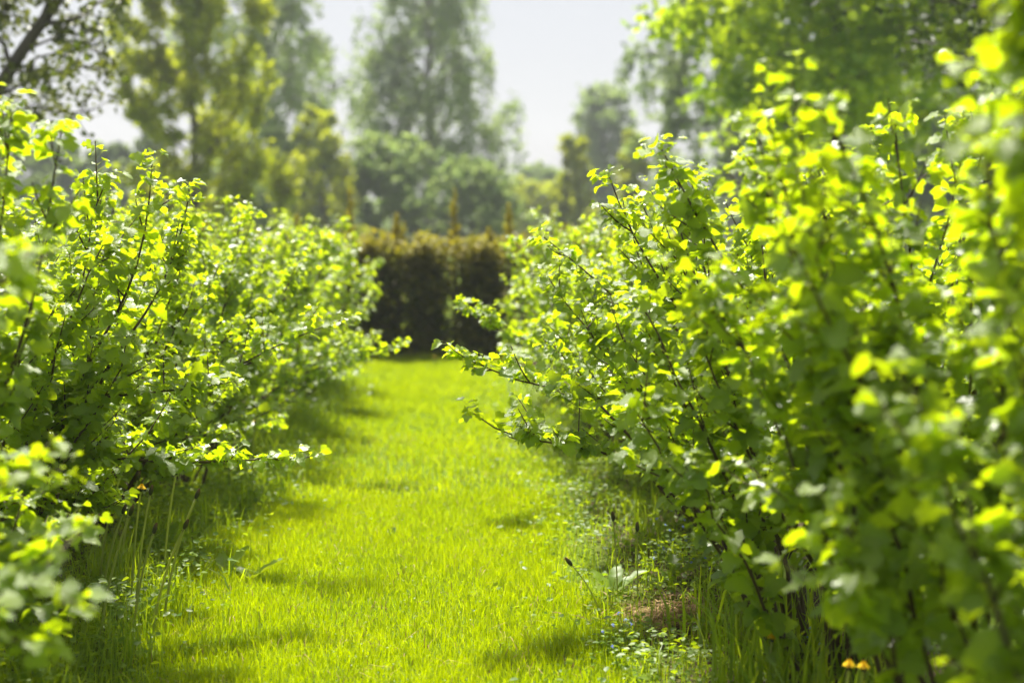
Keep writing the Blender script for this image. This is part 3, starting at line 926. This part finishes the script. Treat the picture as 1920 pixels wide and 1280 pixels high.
# ------------------------------------------------------------------ clipped conifer hedge with golden shoots
SPV = np.array([[0, 0, 0], [.16, .35, .03], [0, 1, -.06], [-.16, .35, .03], [0, .4, .12]])
SPT = np.array([[0, 1, 4], [1, 2, 4], [2, 3, 4], [3, 0, 4]])
r = np.random.default_rng(8)
hl = ['dark clipped hedge conifer with a tall golden leader shoot', 'dark clipped hedge conifer with low golden top sprays']
hx = [-3.5, -2.8, -2.1, -1.42, -.82, -.08, .62, 1.35, 2.05, 2.75]
for k, x in enumerate(hx):
    Yh = 18.4 + r.uniform(-.08, .08)
    tall = x in (-.82, -.08, .62, -1.42)
    nth = (ordinal + ['tenth'])[k]
    root = thing('hedge_conifer', f'{hl[0] if tall else hl[1]}, {nth} counted from the poplar side', 'conifer', (x, Yh, 0), 'clipped conifers of the hedge')
    hgt = 1.52 + r.uniform(-.12, .12)
    G = Geo()
    lead = {-.82: 1.80, -.08: 2.12, .62: 1.92, -1.42: 2.16}.get(x, hgt + r.uniform(-.1, .35))
    G.tube([(0, 0, -.05), (.02, 0, .6), (0, .02, 1.2), (0, 0, lead - .05)], [.045, .04, .025, .006], 6, .5)
    link('trunk', G.mesh('trunk', M_HBARK), root)
    # limbs in three tiers with sprays
    n = 4600
    tier = r.choice([.12, .34, .58, .86, 1.12, 1.34], n, p=[.14, .15, .17, .17, .18, .19])
    z = np.clip(tier + r.normal(0, .085, n), .02, hgt + .08)
    an = r.uniform(0, 2 * math.pi, n)
    wx, wy = .58, .45
    rr = np.sqrt(r.uniform(.25, 1, n))
    P = np.stack([np.cos(an) * rr * wx, np.sin(an) * rr * wy, z], 1)
    P += .05 * np.sin(P[:, [1, 2, 0]] * 9 + k)
    P[:, 2] -= .16 * (np.abs(P[:, 0]) / wx) ** 2 * (z / hgt) ** 2
    P[:, 2] = np.maximum(P[:, 2], .02)
    F = nrm(np.stack([np.cos(an) + r.normal(0, .5, n), np.sin(an) + r.normal(0, .5, n), r.normal(.15, .5, n)], 1))
    U = np.array([0, 0, 1]) + .4 * r.normal(size=(n, 3))
    R = nrm(np.cross(F, U)); U = np.cross(R, F)
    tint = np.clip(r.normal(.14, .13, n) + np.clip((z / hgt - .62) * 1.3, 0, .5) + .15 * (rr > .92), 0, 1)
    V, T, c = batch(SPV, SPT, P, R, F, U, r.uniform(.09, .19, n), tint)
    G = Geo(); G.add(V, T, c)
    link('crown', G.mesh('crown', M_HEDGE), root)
    # golden leader shoots
    for q_ in range(4 if tall else 3):
        if q_ == 0:
            b0, b1 = np.array([0, 0, hgt - .15]), np.array([0, 0, lead])
        else:
            b0 = np.array([r.uniform(-.25, .25), r.uniform(-.2, .2), hgt - .2])
            b1 = b0 + np.array([r.normal(0, .07), r.normal(0, .05), r.uniform(.2, .42)])
        m = 190 if q_ == 0 else 90
        t = r.uniform(0, 1, m) ** .8
        P = b0 + (b1 - b0) * t[:, None]
        F = nrm(np.stack([r.normal(0, .7, m), r.normal(0, .7, m), r.uniform(.4, 1.1, m)], 1))
        U = r.normal(size=(m, 3)); R = nrm(np.cross(F, U)); U = np.cross(R, F)
        V, T, c = batch(SPV, SPT, P, R, F, U, r.uniform(.07, .15, m) * (1.15 - .8 * t), np.clip(r.normal(.85, .12, m), 0, 1))
        G = Geo(); G.tube([b0, b1], [.008, .003], 4, .5); G.add(V, T, c)
        link('golden_shoot', G.mesh('golden_shoot', M_HEDGE), root)

# ------------------------------------------------------------------ trees
CV = np.array([[-.5, 0, 0], [.5, 0, .08], [.42, .9, -.05], [-.4, 1, .06]])
CT = np.array([[0, 1, 2], [0, 2, 3]])


def leaf_cloud(G, P, size, rng_, tint, hang=False):
    n = len(P)
    if hang:
        F = nrm(np.stack([rng_.normal(0, .6, n), rng_.normal(0, .6, n), rng_.uniform(-1.2, -.2, n)], 1))
    else:
        F = nrm(rng_.normal(size=(n, 3)) * [1, 1, .7])
    U = rng_.normal(size=(n, 3)) + np.array([0, 0, .8])
    R = nrm(np.cross(F, U)); U = np.cross(R, F)
    V, T, c = batch(CV, CT, P, R, F, U, size, tint)
    G.add(V, T, c)


def tree(name, label, X, Y, h, style, mat, seed, width, nleaf, leaf, low=.15, group=None, bark=None, nlimb=34, lean=(0, 0)):
    r = np.random.default_rng(seed)
    root = thing(name, label, 'tree', (X, Y, 0), group)
    Tg, Cg = Geo(), Geo()
    lx, ly = lean
    tr = np.array([[0, 0, -.1], [.05 * width + lx * .2, 0, h * .25], [lx * .5, ly * .5, h * .55], [lx, ly, h * .97]])
    tr = poly(tr, 14)
    tr[1:-1] += r.normal(0, .006 * h, (12, 3)) * [1, 1, .2]
    Tg.tube(tr, np.linspace((.011 if style == 'poplar' else .015) * h + .02, .02, 14), 8, .5)
    tips, tipw = [], []
    for k in range(nlimb):
        t = low + (1 - low) * ((k + r.random()) / nlimb) ** .9
        t = min(t, .985)
        p0 = np.array([np.interp(t * 13, np.arange(14), tr[:, q]) for q in range(3)])
        an = k * 2.399 + r.normal(0, .4)
        d = np.array([math.cos(an), math.sin(an), 0])
        if style == 'birch':
            L = width * (1.05 - .8 * ((t - low) / (1 - low)) ** 1.4) * r.uniform(.6, 1.15)
            tip = p0 + d * L * .9 + np.array([0, 0, L * r.uniform(.5, .95)])
            LP = bez(p0, p0 + d * L * .45 + np.array([0, 0, L * .75]), tip, 8)
        elif style == 'poplar':
            L = width * (1.1 - .55 * t) * r.uniform(.6, 1.1)
            tip = p0 + d * L * .75 + np.array([0, 0, h * r.uniform(.16, .36) * (1.15 - t)])
            LP = bez(p0, p0 + d * L * .75 + np.array([0, 0, h * .05]), tip, 8)
        else:
            L = width * math.sqrt(max(.08, 1 - ((t - .5) / .58) ** 2)) * r.uniform(.65, 1.1)
            tip = p0 + d * L + np.array([0, 0, L * r.uniform(.0, .55)])
            LP = bez(p0, p0 + d * L * .5 + np.array([0, 0, L * .35]), tip, 8)
        LP[1:] += r.normal(0, .03 * L, (7, 3))
        rb = max(.012, .006 * h * (1.1 - t))
        Tg.tube(LP, np.linspace(rb, rb * .25, 8), 5, .45)
        for q in range(7):
            f = r.uniform(.25, 1)
            b0 = np.array([np.interp(f * 7, np.arange(8), LP[:, z]) for z in range(3)])
            dd = nrm(r.normal(size=3) * [1, 1, .6] + d * .6)
            if style == 'birch':
                ln = L * r.uniform(.15, .4)
                e1 = b0 + dd * ln
                e2 = e1 + np.array([r.normal(0, .1), r.normal(0, .1), -1]) * r.uniform(.06, .17) * h * .6
                TP = bez(b0, e1 + np.array([0, 0, ln * .3]), e2, 6)
            elif style == 'poplar':
                ln = L * r.uniform(.12, .34)
                TP = bez(b0, b0 + dd * ln * .5, b0 + dd * ln * .5 + np.array([0, 0, ln * .9]), 6)
            else:
                ln = L * r.uniform(.2, .45)
                TP = bez(b0, b0 + dd * ln * .5 + np.array([0, 0, .1 * ln]), b0 + dd * ln, 6)
            Tg.tube(TP[[0, 2, 5]], np.array([.35, .24, .12]) * rb, 3, .4)
            tips.append(TP); tipw.append(ln + .15)
    tips = np.array(tips)
    wgt = np.array(tipw); wgt /= wgt.sum()
    pick = r.choice(len(tips), nleaf, p=wgt)
    f = r.uniform(.1, 1.05, nleaf) * 5
    i0 = np.clip(f.astype(int), 0, 4)
    fr = (f - i0)[:, None]
    P = tips[pick, i0] * (1 - fr) + tips[pick, i0 + 1] * fr
    sg = {'birch': .011 * h, 'poplar': .0125 * h, 'round': .026 * h, 'sparse': .02 * h}[style]
    P = P + r.normal(0, sg, (nleaf, 3)) * ([.8, .8, 1.2] if style == 'birch' else [1, 1, .8])
    tw = r.uniform(.1, .9, len(tips))
    tint = np.clip(tw[pick] + r.normal(0, .15, nleaf), 0, 1)
    leaf_cloud(Cg, P, r.uniform(.6, 1.3, nleaf) * leaf, r, tint, style == 'birch')
    link('trunk', Tg.mesh('trunk', bark or M_TBARK), root)
    link('crown', Cg.mesh('crown', mat), root)
    return root


def at(xp, Y):
    return (xp - VPX) / FPX * Y


tree('poplar_tree', 'yellow-green poplar with upright leafy boughs behind the dandelion row', at(365, 38), 38, 10.5, 'poplar', M_YGREEN, 11, 3.0, 20000, .13, .05, nlimb=44)
tree('birch_tree', 'tall grey-green birch with drooping boughs close behind the yellow-green poplar', at(505, 66), 66, 19, 'birch', M_BIRCH, 12, 4.6, 11000, .17, .12, bark=M_BBARK, nlimb=44)
tree('birch_tree', 'tall broad weeping birch standing directly behind the hedge end of the lane', at(800, 74), 74, 21.5, 'birch', M_BIRCH, 13, 4.9, 22000, .165, .05, bark=M_BBARK, nlimb=60)
tree('alder_tree', 'low rounded green tree at the foot of the broad weeping birch', at(735, 60), 60, 5.4, 'round', M_BIRCH, 14, 2.2, 7000, .17, .05)
tree('alder_tree', 'yellowish small tree between the poplar and the broad birch', at(605, 56), 56, 6.2, 'poplar', M_YGREEN, 15, 1.9, 6000, .15, .05)
tree('alder_tree', 'dark green small tree behind the hedge, beside the broad birch trunk', at(880, 62), 62, 4.6, 'round', M_BIRCH, 16, 2.3, 6500, .17, .05)
tree('alder_tree', 'grey-green tree between the poplar and the low rounded tree', at(560, 60), 60, 5.6, 'round', M_BIRCH, 17, 2.6, 7000, .18, .05)
tree('aspen_tree', 'slim far-off hazy tree standing alone against the pale sky', at(1130, 112), 112, 13.2, 'round', M_BIRCH, 18, 2.5, 7000, .28, .2)
tree('aspen_tree', 'pale yellow-green slender tree in front of the far-off hazy tree', at(1078, 72), 72, 6.3, 'poplar', M_YGREEN, 19, 1.5, 5000, .18, .04)
tree('aspen_tree', 'yellow-green slender tree peeping over the tall currant shoots', at(1190, 72), 72, 6.6, 'poplar', M_YGREEN, 20, 1.4, 5000, .18, .04)
for k, (x, Y, h) in enumerate([(930, 100, 5.0), (955, 125, 6.2), (995, 130, 7.6), (1020, 95, 4.6), (1042, 118, 6.9)]):
    tree('field_tree', f'small far-off hazy tree in the sky gap, {ordinal[k]} counted from the broad birch', at(x, Y), Y, h, 'round', M_YGREEN if k in (0, 3) else M_BIRCH, 21 + k, 2.4, 3500, .28, .05, 'far-off small trees beyond the hedge')
tree('birch_tree', 'weeping birch half hidden behind the bright maple crown', at(1370, 58), 58, 18, 'birch', M_BIRCH, 31, 4.0, 13000, .19, .1, bark=M_BBARK)
tree('birch_tree', 'grey-green birch showing under the maple boughs beside the near dark tree', at(1610, 66), 66, 15, 'birch', M_BIRCH, 32, 4.5, 13000, .2, .05, bark=M_BBARK)
tree('alder_tree', 'dusky rounded tree low behind the maple and the tall currant shoots', at(1450, 60), 60, 6.0, 'round', M_BIRCH, 33, 3.0, 8000, .18, .04)
tree('maple_tree', 'bright green maple with a broad dense crown behind the currant row', at(1560, 25), 25, 9.2, 'round', M_MAPLE, 34, 3.3, 19000, .13, .32, nlimb=44)
tree('oak_tree', 'near dark-leaved tree with sky gaps behind the tallest currant bush', at(1990, 12.5), 12.5, 6.6, 'round', M_OAK, 35, 2.3, 9000, .075, .36, nlimb=30)
for k, (x, Y, h) in enumerate([(-60, 90, 11), (40, 92, 9), (125, 96, 8), (215, 88, 7), (300, 92, 9), (450, 90, 8)]):
    tree('wood_tree', f'hazy grey-green tree of the wood behind the poplar, {ordinal[k]} counted from the leaning tree', at(x, Y), Y, h, 'birch', M_BIRCH, 41 + k, 3.4, 6000, .26, .04, 'trees of the hazy wood behind the poplar', bark=M_BBARK, nlimb=26)

for k, (x, Y, h) in enumerate([(1700, 62, 9), (1790, 58, 8), (1880, 60, 9), (1980, 64, 10), (2080, 60, 8)]):
    tree('wood_tree', f'grey-green tree of the copse behind the dark-leaved tree, {ordinal[k]} counted from the maple', at(x, Y), Y, h, 'round', M_BIRCH, 81 + k, 3.0, 4500, .22, .04, 'trees of the copse behind the dark-leaved tree', nlimb=24)

# dark leaning tree with sparse young leaves
ra = np.random.default_rng(61)
Yt = 14.0
root = thing('leaning_tree', 'dark-barked tree with sparse young leaves leaning in above the dandelion row', 'tree', (at(-210, Yt), Yt, 0))
B0 = np.array([at(-210, Yt), Yt, 0.0])
Tg, Cg = Geo(), Geo()
main = poly([B0 - [0, 0, .1], B0 + [.1, 0, 1.2], px(-60, 260, Yt), px(0, 165, Yt), px(40, 90, Yt), px(75, 50, Yt), px(110, 0, Yt), px(170, -90, Yt), px(230, -200, Yt)], 22)
Tg.tube(main - B0, np.linspace(.12, .035, 22), 8, .4)
lim = []
for (pts, rad_) in [([px(60, 70, Yt), px(130, 35, Yt), px(190, 5, Yt), px(260, -30, Yt)], .03), ([px(-10, 180, Yt), px(70, 150, Yt), px(150, 130, Yt), px(215, 125, Yt)], .022),
                    ([px(-40, 220, Yt), px(60, 200, Yt), px(130, 215, Yt), px(185, 205, Yt)], .02), ([px(40, 90, Yt), px(95, 75, Yt), px(165, 60, Yt), px(230, 15, Yt)], .018),
                    ([px(-60, 60, Yt), px(0, 20, Yt), px(15, -5, Yt), px(40, -40, Yt)], .03), ([px(20, 120, Yt), px(-30, 40, Yt), px(-60, -40, Yt)], .03),
                    ([px(-50, 250, Yt + .6), px(20, 215, Yt + .8), px(80, 180, Yt + 1)], .018), ([px(80, 40, Yt), px(90, -10, Yt), px(85, -80, Yt)], .02), ([px(-30, 205, Yt), px(50, 120, Yt - .6), px(120, 95, Yt - 1), px(200, 100, Yt - 1.2)], .018)]:
    P = poly(pts, 10)
    P[1:] += ra.normal(0, .025, (9, 3))
    Tg.tube(P - B0, np.linspace(rad_, .006, 10), 5, .4)
    lim.append(P)
    for q in range(11):
        b0 = P[ra.integers(2, 10)]
        dd = nrm(ra.normal(size=3) + np.array([.5, 0, .1])) * ra.uniform(.15, .5)
        TP = bez(b0, b0 + dd * .5 + np.array([0, 0, .05]), b0 + dd, 5)
        Tg.tube(TP - B0, np.linspace(.007, .003, 5), 3, .4)
        m = ra.integers(10, 34)
        cc = TP[ra.integers(1, 5, m)] + ra.normal(0, .055, (m, 3))
        leaf_cloud(Cg, cc - B0, ra.uniform(.03, .065, m), ra, np.clip(ra.normal(ra.uniform(.2, .8), .2, m), 0, 1))
link('trunk', Tg.mesh('trunk', M_TBARK), root)
link('crown', Cg.mesh('crown', M_APPLE), root)

# far belt of woodland that reads as one mass
n = 25000
r = np.random.default_rng(90)
X = r.uniform(-190, 190, n)
Y = 200 + r.normal(0, 8, n) + 0.0006 * X ** 2
top = 6.2 + 1.8 * np.sin(X * .21) * np.sin(X * .057 + 1) + 1.2 * np.sin(X * .83) * np.sin(X * .31)
Z = top * np.sqrt(r.random(n))
G = Geo()
leaf_cloud(G, np.stack([X, Y, Z], 1), r.uniform(.5, 1.0, n), r, r.random(n))
o = link('distant_woods', G.mesh('distant_woods', M_BIRCH)); o['kind'] = 'stuff'
o['label'] = 'far belt of hazy woodland closing the field'

# ------------------------------------------------------------------ haze
HZ = Geo()
x0, x1, y0, y1, z0, z1 = -240, 240, -50, 340, -1.2, 27
HZ.add([(x0, y0, z0), (x1, y0, z0), (x1, y1, z0), (x0, y1, z0), (x0, y0, z1), (x1, y0, z1), (x1, y1, z1), (x0, y1, z1)],
       [(0, 2, 1), (0, 3, 2), (4, 5, 6), (4, 6, 7), (0, 1, 5), (0, 5, 4), (1, 2, 6), (1, 6, 5), (2, 3, 7), (2, 7, 6), (3, 0, 4), (3, 4, 7)])
hm = bpy.data.materials.new('haze')
hm.use_nodes = True
N, L = hm.node_tree.nodes, hm.node_tree.links
N.clear()
pv = N.new('ShaderNodeVolumePrincipled')
pv.inputs['Color'].default_value = (.9, .93, 1, 1)
pv.inputs['Density'].default_value = 0.0009
pv.inputs['Anisotropy'].default_value = 0.3
ho = N.new('ShaderNodeOutputMaterial')
L.new(pv.outputs[0], ho.inputs['Volume'])
o = link('haze', HZ.mesh('haze', hm, False)); o['kind'] = 'stuff'
o['label'] = 'thin pale summer haze over the garden'
